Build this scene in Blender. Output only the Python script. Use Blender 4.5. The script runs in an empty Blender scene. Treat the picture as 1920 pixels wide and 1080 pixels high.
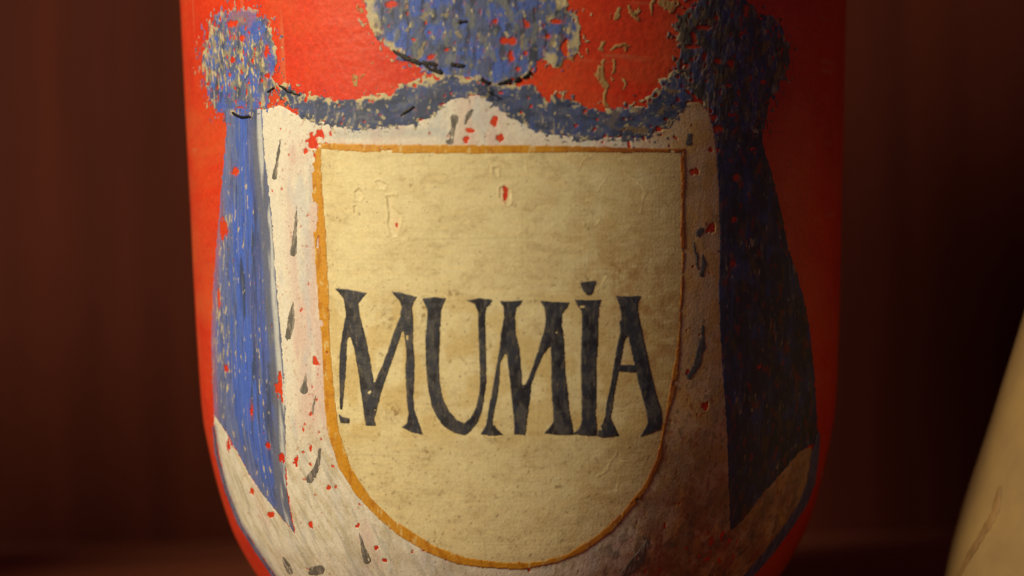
import bpy, bmesh, math, random
import numpy as np
from mathutils import Vector

# ------------------------------------------------------------------ camera, world, light
SC = bpy.context.scene
COL = SC.collection
D, ZC, FPX, ROLL = 0.50, 0.062, 5146.0, 0.0138      # camera distance to the jar axis, height over the shelf, focal length (px of 1920)
JX = 0.00097                                        # jar axis

cam_d = bpy.data.cameras.new('camera')
cam = bpy.data.objects.new('camera', cam_d); COL.objects.link(cam)
cam.location = (0, -D, ZC); cam.rotation_euler = (math.pi/2, ROLL, 0)
cam_d.sensor_width = 36.0; cam_d.lens = FPX/1920*36.0
cam_d.clip_start = 0.01; cam_d.clip_end = 20
cam_d.dof.use_dof = True; cam_d.dof.focus_distance = 0.4590; cam_d.dof.aperture_fstop = 10.5
SC.camera = cam

W = bpy.data.worlds.new('World'); SC.world = W; W.use_nodes = True
bg = W.node_tree.nodes['Background']
bg.inputs['Color'].default_value = (0.75, 0.40, 0.58, 1); bg.inputs['Strength'].default_value = 0.085

def spot(name, az, el, dist, radius, power, color, cone, blend, aim, target=(JX, 0, 0.07)):
    l = bpy.data.lights.new(name, 'SPOT'); l.shadow_soft_size = radius; l.energy = power; l.color = color
    l.spot_size = math.radians(cone); l.spot_blend = blend
    o = bpy.data.objects.new(name, l); COL.objects.link(o)
    a, e = math.radians(az), math.radians(el)
    d = Vector((math.sin(a)*math.cos(e), -math.cos(a)*math.cos(e), math.sin(e)))
    o.location = Vector(target) + d*dist
    o.rotation_euler = (Vector(aim)-o.location).to_track_quat('-Z', 'Y').to_euler()
    return o
spot('cabinet_spot_lamp', -49, 24, 0.57, 0.09, 14.6, (1.0, 0.84, 0.56), 52, 0.45, (-0.125, 0.0, 0.075))

SC.view_settings.view_transform = 'Standard'; SC.view_settings.look = 'None'
SC.view_settings.exposure = 0; SC.view_settings.gamma = 1

# ------------------------------------------------------------------ small helpers
def link(name, me, mat, parent=None):
    o = bpy.data.objects.new(name, me); COL.objects.link(o)
    if mat: me.materials.append(mat)
    if parent: o.parent = parent
    return o
def smooth(me):
    me.polygons.foreach_set('use_smooth', np.ones(len(me.polygons), dtype=bool))
def nodes(name):
    m = bpy.data.materials.new(name); m.use_nodes = True
    nt = m.node_tree; return m, nt, nt.nodes['Principled BSDF']
def N(nt, t, **kw):
    n = nt.nodes.new(t)
    for k, v in kw.items():
        if k in n.inputs: n.inputs[k].default_value = v
        else: setattr(n, k, v)
    return n
def coords(nt, scale=(1, 1, 1)):
    tc = nt.nodes.new('ShaderNodeTexCoord'); mp = nt.nodes.new('ShaderNodeMapping')
    mp.inputs['Scale'].default_value = scale; nt.links.new(tc.outputs['Object'], mp.inputs['Vector'])
    return mp.outputs['Vector']
def ramp(nt, fac, stops):
    r = nt.nodes.new('ShaderNodeValToRGB'); els = r.color_ramp.elements
    while len(els) < len(stops): els.new(0.5)
    for e, (p, c) in zip(els, stops): e.position = p; e.color = (*c, 1)
    nt.links.new(fac, r.inputs['Fac']); return r.outputs['Color']
def mixc(nt, a, b, fac, mode='MIX'):
    m = nt.nodes.new('ShaderNodeMix'); m.data_type = 'RGBA'; m.blend_type = mode
    for s, v in ((m.inputs['Factor'], fac), (m.inputs[6], a), (m.inputs[7], b)):
        if isinstance(v, bpy.types.NodeSocket): nt.links.new(v, s)
        elif isinstance(v, (int, float)): s.default_value = v
        else: s.default_value = (*v, 1)
    return m.outputs[2]

# ------------------------------------------------------------------ materials
def paint_material(name, rough=0.5, spec=0.4, grain=0.35, bump=0.25, bump_scale=2600):
    """oil paint: colour laid down per vertex, broken up by fine grain, with brushed relief"""
    m, nt, b = nodes(name)
    at = N(nt, 'ShaderNodeAttribute', attribute_name='paint')
    v = coords(nt)
    n1 = N(nt, 'ShaderNodeTexNoise', Scale=2100.0, Detail=3.0, Roughness=0.7); nt.links.new(v, n1.inputs['Vector'])
    g = ramp(nt, n1.outputs['Fac'], [(0.25, (1-grain,)*3), (0.75, (1+grain*0.45,)*3)])
    c = mixc(nt, at.outputs['Color'], g, 1.0, 'MULTIPLY')
    nt.links.new(c, b.inputs['Base Color'])
    n2 = N(nt, 'ShaderNodeTexNoise', Scale=float(bump_scale), Detail=2.0); nt.links.new(v, n2.inputs['Vector'])
    bp = N(nt, 'ShaderNodeBump', Strength=bump, Distance=0.0002); nt.links.new(n2.outputs['Fac'], bp.inputs['Height'])
    nt.links.new(bp.outputs['Normal'], b.inputs['Normal'])
    b.inputs['Roughness'].default_value = rough; b.inputs['Specular IOR Level'].default_value = spec
    return m
M_matte = paint_material('matte_oil_paint', 0.6, 0.3, grain=0.2)
M_cream = paint_material('cream_label_paint', 0.5, 0.4, grain=0.16, bump=0.2)
M_dark = paint_material('dark_letter_paint', 0.5, 0.4, grain=0.4)
M_gold = paint_material('ochre_border_paint', 0.45, 0.4, grain=0.25)

def red_lacquer():
    m, nt, b = nodes('red_lacquer')
    v = coords(nt)
    n1 = N(nt, 'ShaderNodeTexNoise', Scale=70.0, Detail=6.0, Roughness=0.65); nt.links.new(v, n1.inputs['Vector'])
    c1 = ramp(nt, n1.outputs['Fac'], [(0.3, (0.60, 0.036, 0.017)), (0.52, (0.70, 0.050, 0.018)), (0.75, (0.75, 0.075, 0.019))])
    n2 = N(nt, 'ShaderNodeTexNoise', Scale=1500.0, Detail=3.0, Roughness=0.7); nt.links.new(v, n2.inputs['Vector'])
    g = ramp(nt, n2.outputs['Fac'], [(0.25, (0.72,)*3), (0.75, (1.15,)*3)])
    c2 = mixc(nt, c1, g, 1.0, 'MULTIPLY')
    # tiny pale nicks in the lacquer
    vs = coords(nt, (1.0, 1.0, 0.55))
    vo = N(nt, 'ShaderNodeTexVoronoi', Scale=230.0); nt.links.new(vs, vo.inputs['Vector'])
    n3 = N(nt, 'ShaderNodeTexNoise', Scale=45.0, Detail=2.0); nt.links.new(v, n3.inputs['Vector'])
    k = N(nt, 'ShaderNodeMath', operation='MULTIPLY_ADD'); nt.links.new(n3.outputs['Fac'], k.inputs[0]); k.inputs[1].default_value = 0.55; k.inputs[2].default_value = -0.27
    lt = N(nt, 'ShaderNodeMath', operation='LESS_THAN'); nt.links.new(vo.outputs['Distance'], lt.inputs[0]); nt.links.new(k.outputs[0], lt.inputs[1])
    n6 = N(nt, 'ShaderNodeTexNoise', Scale=26.0, Detail=7.0, Roughness=0.7, Distortion=0.6); nt.links.new(coords(nt, (1, 1, 1.7)), n6.inputs['Vector'])
    sc = ramp(nt, n6.outputs['Fac'], [(0.46, (0, 0, 0)), (0.70, (0.30,)*3)])
    c2 = mixc(nt, c2, (0.58, 0.23, 0.07), sc)
    for sx, sz, th in ((420.0, 26.0, 0.735), (60.0, 480.0, 0.745)):      # fine scratches
        n7 = N(nt, 'ShaderNodeTexNoise', Scale=1.0, Detail=3.0, Roughness=0.5); nt.links.new(coords(nt, (sx, sx, sz)), n7.inputs['Vector'])
        sr = ramp(nt, n7.outputs['Fac'], [(th-0.08, (0, 0, 0)), (th, (0.35,)*3)])
        c2 = mixc(nt, c2, (0.60, 0.26, 0.12), sr)
    c3 = mixc(nt, c2, (0.55, 0.40, 0.16), lt.outputs[0])
    nt.links.new(c3, b.inputs['Base Color'])
    n4 = N(nt, 'ShaderNodeTexNoise', Scale=900.0, Detail=3.0); nt.links.new(v, n4.inputs['Vector'])
    n5 = N(nt, 'ShaderNodeTexNoise', Scale=60.0, Detail=3.0); nt.links.new(coords(nt, (1, 1, 4)), n5.inputs['Vector'])
    ad = N(nt, 'ShaderNodeMath', operation='MULTIPLY_ADD'); nt.links.new(n5.outputs['Fac'], ad.inputs[0]); ad.inputs[1].default_value = 1.5; nt.links.new(n4.outputs['Fac'], ad.inputs[2])
    bp = N(nt, 'ShaderNodeBump', Strength=0.22, Distance=0.0004); nt.links.new(ad.outputs[0], bp.inputs['Height'])
    nt.links.new(bp.outputs['Normal'], b.inputs['Normal'])
    b.inputs['Roughness'].default_value = 0.44; b.inputs['Specular IOR Level'].default_value = 0.30
    return m
M_red = red_lacquer()

def wood(name, grain_scale, stops, rough=0.65, spec=0.07):
    m, nt, b = nodes(name)
    v = coords(nt, grain_scale)
    n1 = N(nt, 'ShaderNodeTexNoise', Scale=1.0, Detail=7.0, Roughness=0.6, Distortion=0.4); nt.links.new(v, n1.inputs['Vector'])
    c = ramp(nt, n1.outputs['Fac'], stops)
    n2 = N(nt, 'ShaderNodeTexNoise', Scale=5.0, Detail=5.0, Roughness=0.7); nt.links.new(v, n2.inputs['Vector'])
    g = ramp(nt, n2.outputs['Fac'], [(0.3, (0.75,)*3), (0.7, (1.15,)*3)])
    nt.links.new(mixc(nt, c, g, 1.0, 'MULTIPLY'), b.inputs['Base Color'])
    bp = N(nt, 'ShaderNodeBump', Strength=0.25, Distance=0.0006); nt.links.new(n2.outputs['Fac'], bp.inputs['Height'])
    nt.links.new(bp.outputs['Normal'], b.inputs['Normal'])
    b.inputs['Roughness'].default_value = rough; b.inputs['Specular IOR Level'].default_value = spec
    return m
WOOD = [(0.25, (0.058, 0.0115, 0.0085)), (0.50, (0.070, 0.0138, 0.0075)), (0.75, (0.088, 0.0175, 0.0062))]
M_wall = wood('dark_cabinet_wood', (22, 22, 1.2), WOOD)
M_shelf = wood('dark_shelf_wood', (4, 60, 60), [(0.3, (0.15, 0.044, 0.024)), (0.7, (0.22, 0.064, 0.032))])

# ------------------------------------------------------------------ the setting: shelf board and cabinet back
def box_mesh(name, x0, x1, y0, y1, z0, z1, bev=0.0):
    bm = bmesh.new()
    bmesh.ops.create_cube(bm, size=1.0)
    for v in bm.verts:
        v.co = ((x0+x1)/2 + v.co.x*(x1-x0), (y0+y1)/2 + v.co.y*(y1-y0), (z0+z1)/2 + v.co.z*(z1-z0))
    if bev: bmesh.ops.bevel(bm, geom=bm.edges[:], offset=bev, segments=2, affect='EDGES')
    me = bpy.data.meshes.new(name); bm.to_mesh(me); bm.free(); return me
o = link('shelf', box_mesh('shelf', -0.6, 0.6, -0.30, 0.18, -0.02, 0.0, 0.0012), M_shelf)
o['kind'] = 'structure'; o['label'] = 'dark reddish brown wooden shelf board under the jars'
o = link('cabinet_back', box_mesh('cabinet_back', -0.6, 0.6, 0.1805, 0.20, -0.02, 0.75), M_wall)
o['kind'] = 'structure'; o['label'] = 'dark brown wooden back panel of the cabinet'

# ------------------------------------------------------------------ jar profile (measured half widths at picture heights)
PW = [(-90, 628), (0, 624.5), (130, 620), (260, 615.5), (390, 610.5), (500, 607), (600, 603), (700, 598), (750, 595), (790, 591), (850, 579), (890, 570), (930, 559),
      (965, 548), (993, 538), (1027, 521), (1060, 502), (1080, 489), (1110, 463), (1135, 434), (1155, 402), (1168, 370)]
pz, pr = [], []
for y, w in PW:
    r = w*D/math.sqrt(FPX**2+w**2)
    pz.append(ZC-(y-540)/FPX*(D-r*r/D)); pr.append(r)
pz.append(0.0); pr.append(pr[-1]-0.0025)
pz, pr = np.array(pz[::-1]), np.array(pr[::-1])
zz = np.linspace(0, pz[-1], 900); rr = np.interp(zz, pz, pr)
for _ in range(60):
    rr[1:-1] = rr[1:-1]*0.5 + 0.25*(rr[:-2]+rr[2:])
def R(z): return np.interp(z, zz, rr)
dr = np.gradient(rr, zz)
def DR(z): return np.interp(z, zz, dr)
ZTOP = float(zz[-1])

def project(x, y, z):
    c, s = math.cos(ROLL), math.sin(ROLL)
    dx, dz, d = x, z-ZC, y+D
    X = dx*c - dz*s; Zv = dx*s + dz*c
    return 960+FPX*X/d, 540-FPX*Zv/d

def lathe(name, prof, seg=256):
    a = np.linspace(0, 2*np.pi, seg, endpoint=False); n = len(prof)
    p = np.array(prof)
    co = np.zeros((n, seg, 3)); co[..., 0] = p[:, :1]*np.sin(a); co[..., 1] = -p[:, :1]*np.cos(a); co[..., 2] = p[:, 1:]
    i, j = np.meshgrid(np.arange(n-1), np.arange(seg), indexing='ij')
    j2 = (j+1) % seg
    q = np.stack([i*seg+j, i*seg+j2, (i+1)*seg+j2, (i+1)*seg+j], -1).reshape(-1, 4)
    me = bpy.data.meshes.new(name); me.from_pydata(co.reshape(-1, 3).tolist(), [], q.tolist()); me.update(); smooth(me)
    return me

jar = bpy.data.objects.new('painted_jar', None); COL.objects.link(jar); jar.location = (JX, 0, 0)
jar['label'] = 'red round wooden apothecary jar painted with a blue mantle and cream shield lettered MUMIA'
jar['category'] = 'jar'
prof = [(0.0005, 0.0008), (float(rr[0])-0.004, 0.0006), (float(rr[0])-0.001, 0.0)]
prof += [(float(R(z)), float(z)) for z in np.linspace(0.0008, ZTOP, 240)]
rl = float(rr[-1])
zt = ZTOP+0.002
prof += [(rl+0.0004, zt), (rl+0.0006, zt+0.003), (rl-0.001, zt+0.008), (rl-0.005, zt+0.012), (rl-0.011, zt+0.0145), (rl-0.013, zt+0.0165), (rl-0.013, zt+0.021), (rl-0.016, zt+0.021), (rl-0.018, zt+0.015), (0.0005, zt+0.013)]
link('body', lathe('body', prof), M_red, jar)
zl = zt+0.0215
link('lid', lathe('lid', [(0.0005, zl), (rl-0.013, zl), (rl-0.010, zl+0.0015), (rl-0.009, zl+0.004), (rl-0.011, zl+0.007), (rl-0.018, zl+0.012), (rl-0.030, zl+0.016), (0.0005, zl+0.019)], 160), M_red, jar)

# ------------------------------------------------------------------ paint grid on the jar's front
NC, NR = 1120, 800
TH = np.radians(np.linspace(-81, 81, NC)); ZG = np.linspace(0.0045, ZTOP-0.0006, NR)
def surf(th, z, h):
    r = R(z); d = DR(z); nl = np.sqrt(1+d*d)
    rad = r + h/nl; zz_ = z - h*d/nl
    return rad*np.sin(th), -rad*np.cos(th), zz_
TT, ZZ = np.meshgrid(TH, ZG)
_x, _y, _z = surf(TT, ZZ, 0.0)
U, V = project(_x+JX, _y, _z)          # where each point of the surface lies in the photograph
dth, dz = TH[1]-TH[0], ZG[1]-ZG[0]

_rs = np.random.RandomState(7)
PERM = _rs.permutation(1024).astype(np.int32)
_w = _rs.rand(1024)*2*np.pi; GX, GY = np.cos(_w).astype(np.float32), np.sin(_w).astype(np.float32)
def gnoise(x, y, seed):
    """gradient noise, about -0.7..0.7"""
    xf = np.floor(x); yf = np.floor(y); fx = (x-xf).astype(np.float32); fy = (y-yf).astype(np.float32)
    xi = xf.astype(np.int32)+seed*131; yi = yf.astype(np.int32)
    ux = fx*fx*fx*(fx*(fx*6-15)+10); uy = fy*fy*fy*(fy*(fy*6-15)+10)
    p0, p1 = PERM[xi & 1023], PERM[(xi+1) & 1023]
    def g(p, b, dx, dy):
        k = PERM[(p+b) & 1023]; return GX[k]*dx+GY[k]*dy
    a = g(p0, yi, fx, fy); a += (g(p1, yi, fx-1, fy)-a)*ux
    b = g(p0, yi+1, fx, fy-1); b += (g(p1, yi+1, fx-1, fy-1)-b)*ux
    return a+(b-a)*uy
ARC = TT*620.0                        # arc length in front-pixel units: noise does not squeeze at the sides
HGT = (ZC-ZZ)*11400.0
def fbm(sx, sy, seed, octv=3, rough=0.5, skew=0.0):
    x0, y0 = (ARC+skew*HGT)/sx*0.75, HGT/sy*0.75; s = np.zeros_like(x0); a = 1.0
    for o_ in range(octv):
        w = 0.6+1.1*o_+0.37*seed; c, n = math.cos(w), math.sin(w)
        s += a*gnoise((x0*c-y0*n)*2**o_+17.3*o_+seed, (x0*n+y0*c)*2**o_+5.1*o_, seed+o_*7); a *= rough
    return 0.5+0.125*(s-s.mean())/s.std()     # mean 0.5, spread 0.125
def sstep(a, b, x):
    t = np.clip((x-a)/(b-a), 0, 1); return t*t*(3-2*t)

def warped(amp, size, seed):
    return (U+amp*2*(fbm(size, size, seed, 3, 0.6)-0.5), V+amp*2*(fbm(size, size, seed+50, 3, 0.6)-0.5))

def sdf_poly(P, UV, far=40.0):
    u, v = UV; P = np.asarray(P, float)
    out = np.full(u.shape, far)
    m = (u > P[:, 0].min()-far) & (u < P[:, 0].max()+far) & (v > P[:, 1].min()-far) & (v < P[:, 1].max()+far)
    if not m.any(): return out
    x, y = u[m], v[m]; d = np.full(x.shape, 1e9); ins = np.zeros(x.shape, bool)
    Q = np.roll(P, -1, 0)
    for (ax, ay), (bx, by) in zip(P, Q):
        ex, ey = bx-ax, by-ay; L = ex*ex+ey*ey
        if L < 1e-9: continue
        t = np.clip(((x-ax)*ex+(y-ay)*ey)/L, 0, 1)
        d = np.minimum(d, (x-ax-t*ex)**2+(y-ay-t*ey)**2)
        c = ((ay > y) != (by > y))
        if ey != 0: ins ^= c & (x < (y-ay)*ex/ey+ax)
    d = np.sqrt(d); out[m] = np.where(ins, -d, np.minimum(d, far)); return out
def sdf_line(P, UV, w, far=40.0):
    """stroke with a half width at every point"""
    u, v = UV; P = np.asarray(P, float); w = np.broadcast_to(np.asarray(w, float), (len(P),))
    out = np.full(u.shape, far); wm = w.max()
    m = (u > P[:, 0].min()-far) & (u < P[:, 0].max()+far) & (v > P[:, 1].min()-far) & (v < P[:, 1].max()+far)
    if not m.any(): return out
    x, y = u[m], v[m]; d = np.full(x.shape, far)
    for i in range(len(P)-1):
        (ax, ay), (bx, by) = P[i], P[i+1]; ex, ey = bx-ax, by-ay; L = ex*ex+ey*ey+1e-9
        t = np.clip(((x-ax)*ex+(y-ay)*ey)/L, 0, 1)
        d = np.minimum(d, np.hypot(x-ax-t*ex, y-ay-t*ey)-(w[i]+(w[i+1]-w[i])*t))
    out[m] = d; return out
def zpoly(pts, ox, oy, s): return [(ox+a/s, oy+b/s) for a, b in pts]
def rgb(c): return np.array(c, float)[None, None, :]*np.ones(U.shape+(1,))
def lay(base, c, fac):
    f = np.clip(fac, 0, 1)[..., None]; return base*(1-f)+np.array(c, float)[None, None, :]*f

def build_layer(name, f, h, color, mat, parent, h_edge=0.00001):
    ins = f < 0
    cell = ins[:-1, :-1] | ins[1:, :-1] | ins[:-1, 1:] | ins[1:, 1:]
    if not cell.any(): return None
    ci, cj = np.nonzero(cell)
    r0, r1, c0, c1 = ci.min(), ci.max()+2, cj.min(), cj.max()+2
    sl = (slice(r0, r1), slice(c0, c1))
    fs = f[sl]; nr, nc = fs.shape
    gy, gx = np.gradient(fs); g2 = gx*gx+gy*gy+1e-9
    use = np.zeros(fs.shape, bool); cl = cell[r0:r1-1, c0:c1-1]
    use[:-1, :-1] |= cl; use[1:, :-1] |= cl; use[:-1, 1:] |= cl; use[1:, 1:] |= cl
    mv = use & (fs >= 0)
    st = np.where(mv, np.minimum(fs/g2, 1.0/np.sqrt(g2)*0.95), 0)
    jj, ii = np.meshgrid(np.arange(c0, c1, dtype=float), np.arange(r0, r1, dtype=float))
    jj -= st*gx; ii -= st*gy
    th = TH[0]+jj*dth; z = ZG[0]+ii*dz
    hh = np.broadcast_to(h, f.shape)[sl]; he = np.broadcast_to(h_edge, f.shape)[sl]
    hh = np.where(mv, he, hh)
    x, y, zc = surf(th, z, hh)
    idx = -np.ones(fs.shape, int); k = use.sum(); idx[use] = np.arange(k)
    co = np.stack([x[use], y[use], zc[use]], -1).astype(np.float32)
    a, b = np.nonzero(cl)
    q = np.stack([idx[a, b], idx[a, b+1], idx[a+1, b+1], idx[a+1, b]], -1).astype(np.int32)
    me = bpy.data.meshes.new(name)
    me.vertices.add(k); me.vertices.foreach_set('co', co.ravel())
    n = len(q); me.loops.add(n*4); me.loops.foreach_set('vertex_index', q.ravel())
    me.polygons.add(n); me.polygons.foreach_set('loop_start', np.arange(0, n*4, 4, dtype=np.int32))
    me.polygons.foreach_set('loop_total', np.full(n, 4, np.int32))
    me.update(calc_edges=True); smooth(me)
    cs = np.clip(np.broadcast_to(color, f.shape+(3,))[sl][use], 0, 1)
    at = me.color_attributes.new('paint', 'FLOAT_COLOR', 'POINT')
    at.data.foreach_set('color', np.concatenate([cs, np.ones((k, 1))], 1).astype(np.float32).ravel())
    return link(name, me, mat, parent)

# ------------------------------------------------------------------ shapes, in photograph pixels
UV0 = (U, V)
EDGE = warped(2.2, 9, 11)             # ragged, flaking edges
SOFT = warped(1.0, 14, 12)            # brush edges
_a, _b = warped(7.5, 26, 13), warped(5.0, 9, 14)
ROUGHE = (_a[0]+_b[0]-U, _a[1]+_b[1]-V)          # strongly flaked edges

knotL_p = [(404, 32), (428, 14), (460, 14), (488, 20), (508, 45), (513, 75), (520, 110), (518, 148), (508, 172), (498, 206), (470, 224), (430, 218), (404, 210), (392, 178), (381, 135), (379, 105), (384, 75), (394, 50)]
knotC_p = [(682, -20), (684, 20), (690, 45), (702, 66), (722, 86), (748, 104), (775, 122), (805, 138), (840, 148), (885, 153), (935, 160), (972, 153), (994, 140), (1000, 120), (1020, 112), (1046, 128), (1064, 112), (1086, 92), (1091, 60), (1088, 30), (1062, 0), (1050, -50), (990, -85), (880, -95), (760, -85), (700, -50)]
knotR_p = [(1300, 6), (1272, 28), (1262, 56), (1276, 88), (1268, 118), (1276, 150), (1300, 176), (1326, 205), (1338, 236), (1380, 262), (1434, 240), (1440, 205), (1446, 178), (1468, 155), (1478, 130), (1480, 92), (1469, 55), (1447, 32), (1418, 20), (1390, -6), (1340, -10)]
curtL_p = [(417, 200), (425, 240), (420, 300), (412, 385), (404, 477), (398, 560), (396, 640), (399, 734), (402, 780), (414, 795), (432, 824), (450, 858), (470, 894), (496, 932), (527, 970), (553, 1000), (546, 968), (540, 930), (536, 890), (537, 818), (536, 734), (532, 680), (528, 620), (522, 560), (518, 507), (512, 418), (506, 358), (498, 299), (494, 240), (492, 205)]
curtR_p = [(1334, 230), (1342, 270), (1346, 362), (1349, 453), (1346, 545), (1348, 600), (1351, 658), (1356, 735), (1362, 813), (1365, 908), (1368, 996), (1376, 992), (1399, 970), (1433, 922), (1466, 888), (1496, 851), (1514, 838), (1535, 826), (1531, 761), (1527, 697), (1520, 632), (1512, 580), (1495, 514), (1479, 469), (1467, 407), (1449, 331), (1430, 270), (1428, 225), (1380, 215)]
hemR_line = [(1533, 815), (1527, 855), (1520, 903), (1504, 945), (1479, 984), (1439, 1038), (1403, 1079), (1370, 1110), (1330, 1140)]
hemL_line = [(401, 800), (407, 852), (424, 917), (449, 981), (482, 1033), (514, 1080), (545, 1112), (580, 1140)]
swagL_p = [(515, 160), (532, 156), (548, 164), (572, 180), (597, 178), (632, 188), (660, 186), (695, 178), (735, 174), (765, 160), (790, 145), (840, 140), (900, 148), (935, 165), (925, 195), (900, 184), (870, 182), (850, 188), (832, 202), (808, 222), (780, 234), (735, 240), (670, 245), (620, 238), (590, 231), (568, 222), (548, 205), (530, 188)]
swagR_p = [(905, 150), (960, 155), (1003, 160), (1022, 185), (1042, 181), (1072, 183), (1096, 198), (1130, 204), (1165, 200), (1197, 192), (1222, 174), (1250, 142), (1272, 125), (1300, 160), (1300, 190), (1286, 205), (1262, 232), (1245, 250), (1215, 262), (1180, 266), (1130, 264), (1085, 266), (1040, 258), (1012, 250), (985, 238), (958, 220), (930, 203), (905, 186)]
erm_p = [(492, 204), (505, 203), (527, 198), (550, 212), (590, 225), (670, 240), (735, 234), (790, 226), (815, 210), (838, 192), (856, 180), (900, 178), (932, 196), (962, 214), (995, 236), (1030, 250), (1085, 258), (1190, 258), (1240, 245), (1270, 215), (1290, 192), (1314, 191), (1330, 212), (1338, 240), (1343, 278), (1350, 362), (1353, 453), (1350, 545), (1355, 658), (1360, 735), (1367, 813), (1368, 908), (1370, 990), (1400, 966), (1433, 918), (1466, 884), (1496, 848), (1518, 838), (1528, 850), (1518, 903), (1502, 945), (1477, 984), (1437, 1038), (1401, 1079), (1360, 1120), (1300, 1160), (640, 1160), (580, 1136), (547, 1110), (516, 1080), (484, 1033), (451, 981), (426, 917), (410, 852), (402, 800), (400, 775), (414, 795), (432, 824), (470, 894), (527, 970), (553, 1000), (540, 930), (532, 818), (530, 734), (526, 680), (522, 620), (514, 507), (508, 418), (500, 358), (492, 299), (488, 240)]
bout_p = [(584, 266), (640, 268), (760, 270), (880, 271), (980, 271), (1067, 272), (1180, 274), (1285, 276), (1286, 340), (1284, 400), (1285, 484), (1283, 545), (1280, 600), (1277, 658), (1268, 735), (1256, 774), (1246, 820), (1242, 858), (1219, 913), (1184, 955), (1150, 996), (1098, 1034), (1047, 1055), (978, 1068), (909, 1065), (858, 1058), (806, 1039), (751, 1007), (711, 974), (668, 930), (634, 876), (614, 810), (607, 748), (604, 651), (596, 565), (589, 465), (585, 350)]
bin_p = [(603, 280), (640, 283), (690, 286), (740, 288), (880, 289), (1000, 288), (1067, 287), (1180, 289), (1272, 290), (1275, 330), (1273, 400), (1275, 484), (1272, 545), (1268, 620), (1262, 680), (1252, 735), (1245, 774), (1236, 820), (1228, 862), (1202, 913), (1167, 957), (1116, 1003), (1064, 1036), (1012, 1051), (944, 1053), (875, 1044), (813, 1021), (757, 984), (738, 973), (696, 931), (660, 876), (638, 810), (630, 748), (621, 651), (618, 540), (613, 440), (606, 350)]

S2 = (600, 500, 3.176); S3 = (900, 500, 3.178)
LET = {
 'M': [zpoly(p, *S2) for p in (
   [(95, 130), (190, 140), (280, 157), (240, 205), (228, 215), (240, 300), (275, 430), (300, 560), (320, 680), (330, 722), (355, 790), (340, 850), (325, 905), (332, 945), (275, 945), (268, 895), (255, 800), (235, 650), (205, 480), (178, 395), (155, 330), (158, 270), (145, 190)],
   [(155, 310), (180, 400), (162, 450), (157, 600), (147, 700), (141, 790), (135, 850), (122, 845), (121, 700), (118, 600), (124, 480), (138, 390)],
   [(115, 880), (140, 895), (178, 905), (176, 932), (125, 928)],
   [(322, 720), (345, 650), (375, 585), (408, 500), (438, 400), (468, 330), (492, 270), (510, 330), (485, 400), (458, 480), (422, 580), (388, 680), (362, 760), (350, 810), (330, 780)],
   [(430, 150), (480, 155), (577, 180), (560, 210), (548, 245), (555, 330), (555, 450), (563, 560), (562, 680), (556, 780), (560, 850), (585, 920), (612, 997), (560, 987), (490, 957), (520, 930), (530, 870), (520, 800), (515, 700), (510, 600), (518, 520), (510, 440), (500, 380), (488, 330), (480, 280), (490, 240), (475, 200)])],
 'U': [zpoly(p, *S2) for p in (
   [(612, 190), (680, 182), (750, 188), (735, 225), (722, 260), (718, 350), (712, 450), (708, 580), (715, 700), (732, 790), (768, 860), (812, 912), (860, 933), (898, 900), (930, 840), (950, 760), (955, 650), (950, 500), (945, 380), (942, 270), (920, 220), (878, 200), (950, 188), (1028, 198), (1010, 225), (990, 240), (982, 300), (985, 420), (988, 560), (990, 680), (980, 760), (965, 850), (940, 920), (900, 975), (860, 1002), (800, 987), (740, 950), (695, 890), (665, 820), (645, 720), (635, 600), (630, 420), (640, 330), (640, 250)],)],
 'M2': [zpoly(p, *S3) for p in (
   [(118, 205), (185, 207), (252, 200), (240, 230), (215, 240), (208, 300), (210, 390), (235, 500), (245, 620), (250, 700), (270, 715), (300, 695), (296, 800), (280, 900), (270, 1000), (205, 997), (205, 920), (190, 780), (175, 640), (160, 525), (120, 480), (125, 400), (145, 300), (140, 235)],
   [(120, 470), (152, 510), (120, 570), (114, 680), (102, 780), (82, 870), (76, 930), (100, 965), (137, 1003), (60, 1005), (5, 997), (35, 950), (45, 900), (63, 790), (85, 680), (105, 560)],
   [(250, 705), (272, 705), (310, 610), (350, 490), (385, 370), (400, 310), (440, 420), (420, 468), (375, 522), (332, 622), (306, 700), (292, 790), (270, 840), (250, 800)],
   [(362, 205), (440, 212), (532, 213), (520, 240), (490, 280), (485, 340), (500, 460), (505, 600), (520, 750), (530, 860), (548, 940), (555, 1002), (470, 1002), (385, 992), (420, 950), (438, 920), (435, 850), (425, 700), (425, 560), (420, 430), (385, 400), (392, 300), (385, 245)])],
 'I': [zpoly(p, *S3) for p in (
   [(566, 198), (640, 200), (720, 197), (708, 240), (702, 330), (698, 480), (690, 600), (690, 750), (688, 880), (695, 940), (694, 1008), (620, 1004), (556, 996), (590, 965), (606, 915), (605, 750), (600, 600), (605, 450), (608, 330), (604, 262), (582, 235)],
   [(596, 98), (640, 88), (692, 85), (680, 130), (662, 166), (640, 170), (615, 142)])],
 'A': [zpoly(p, *S3) for p in (
   [(830, 320), (872, 400), (852, 460), (835, 560), (820, 640), (800, 740), (787, 830), (775, 900), (800, 950), (824, 1007), (740, 1017), (700, 1010), (706, 970), (728, 940), (745, 890), (755, 800), (780, 700), (795, 600), (815, 480), (835, 380)],
   [(810, 175), (880, 178), (957, 173), (940, 210), (935, 250), (950, 330), (970, 430), (995, 540), (1020, 650), (1045, 760), (1078, 860), (1083, 920), (1076, 965), (1020, 990), (955, 1012), (975, 975), (1000, 930), (990, 860), (965, 770), (940, 680), (925, 600), (900, 500), (882, 415), (850, 425), (835, 380), (842, 300), (830, 230)],
   [(815, 583), (935, 588), (945, 630), (812, 622)])],
}
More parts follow.
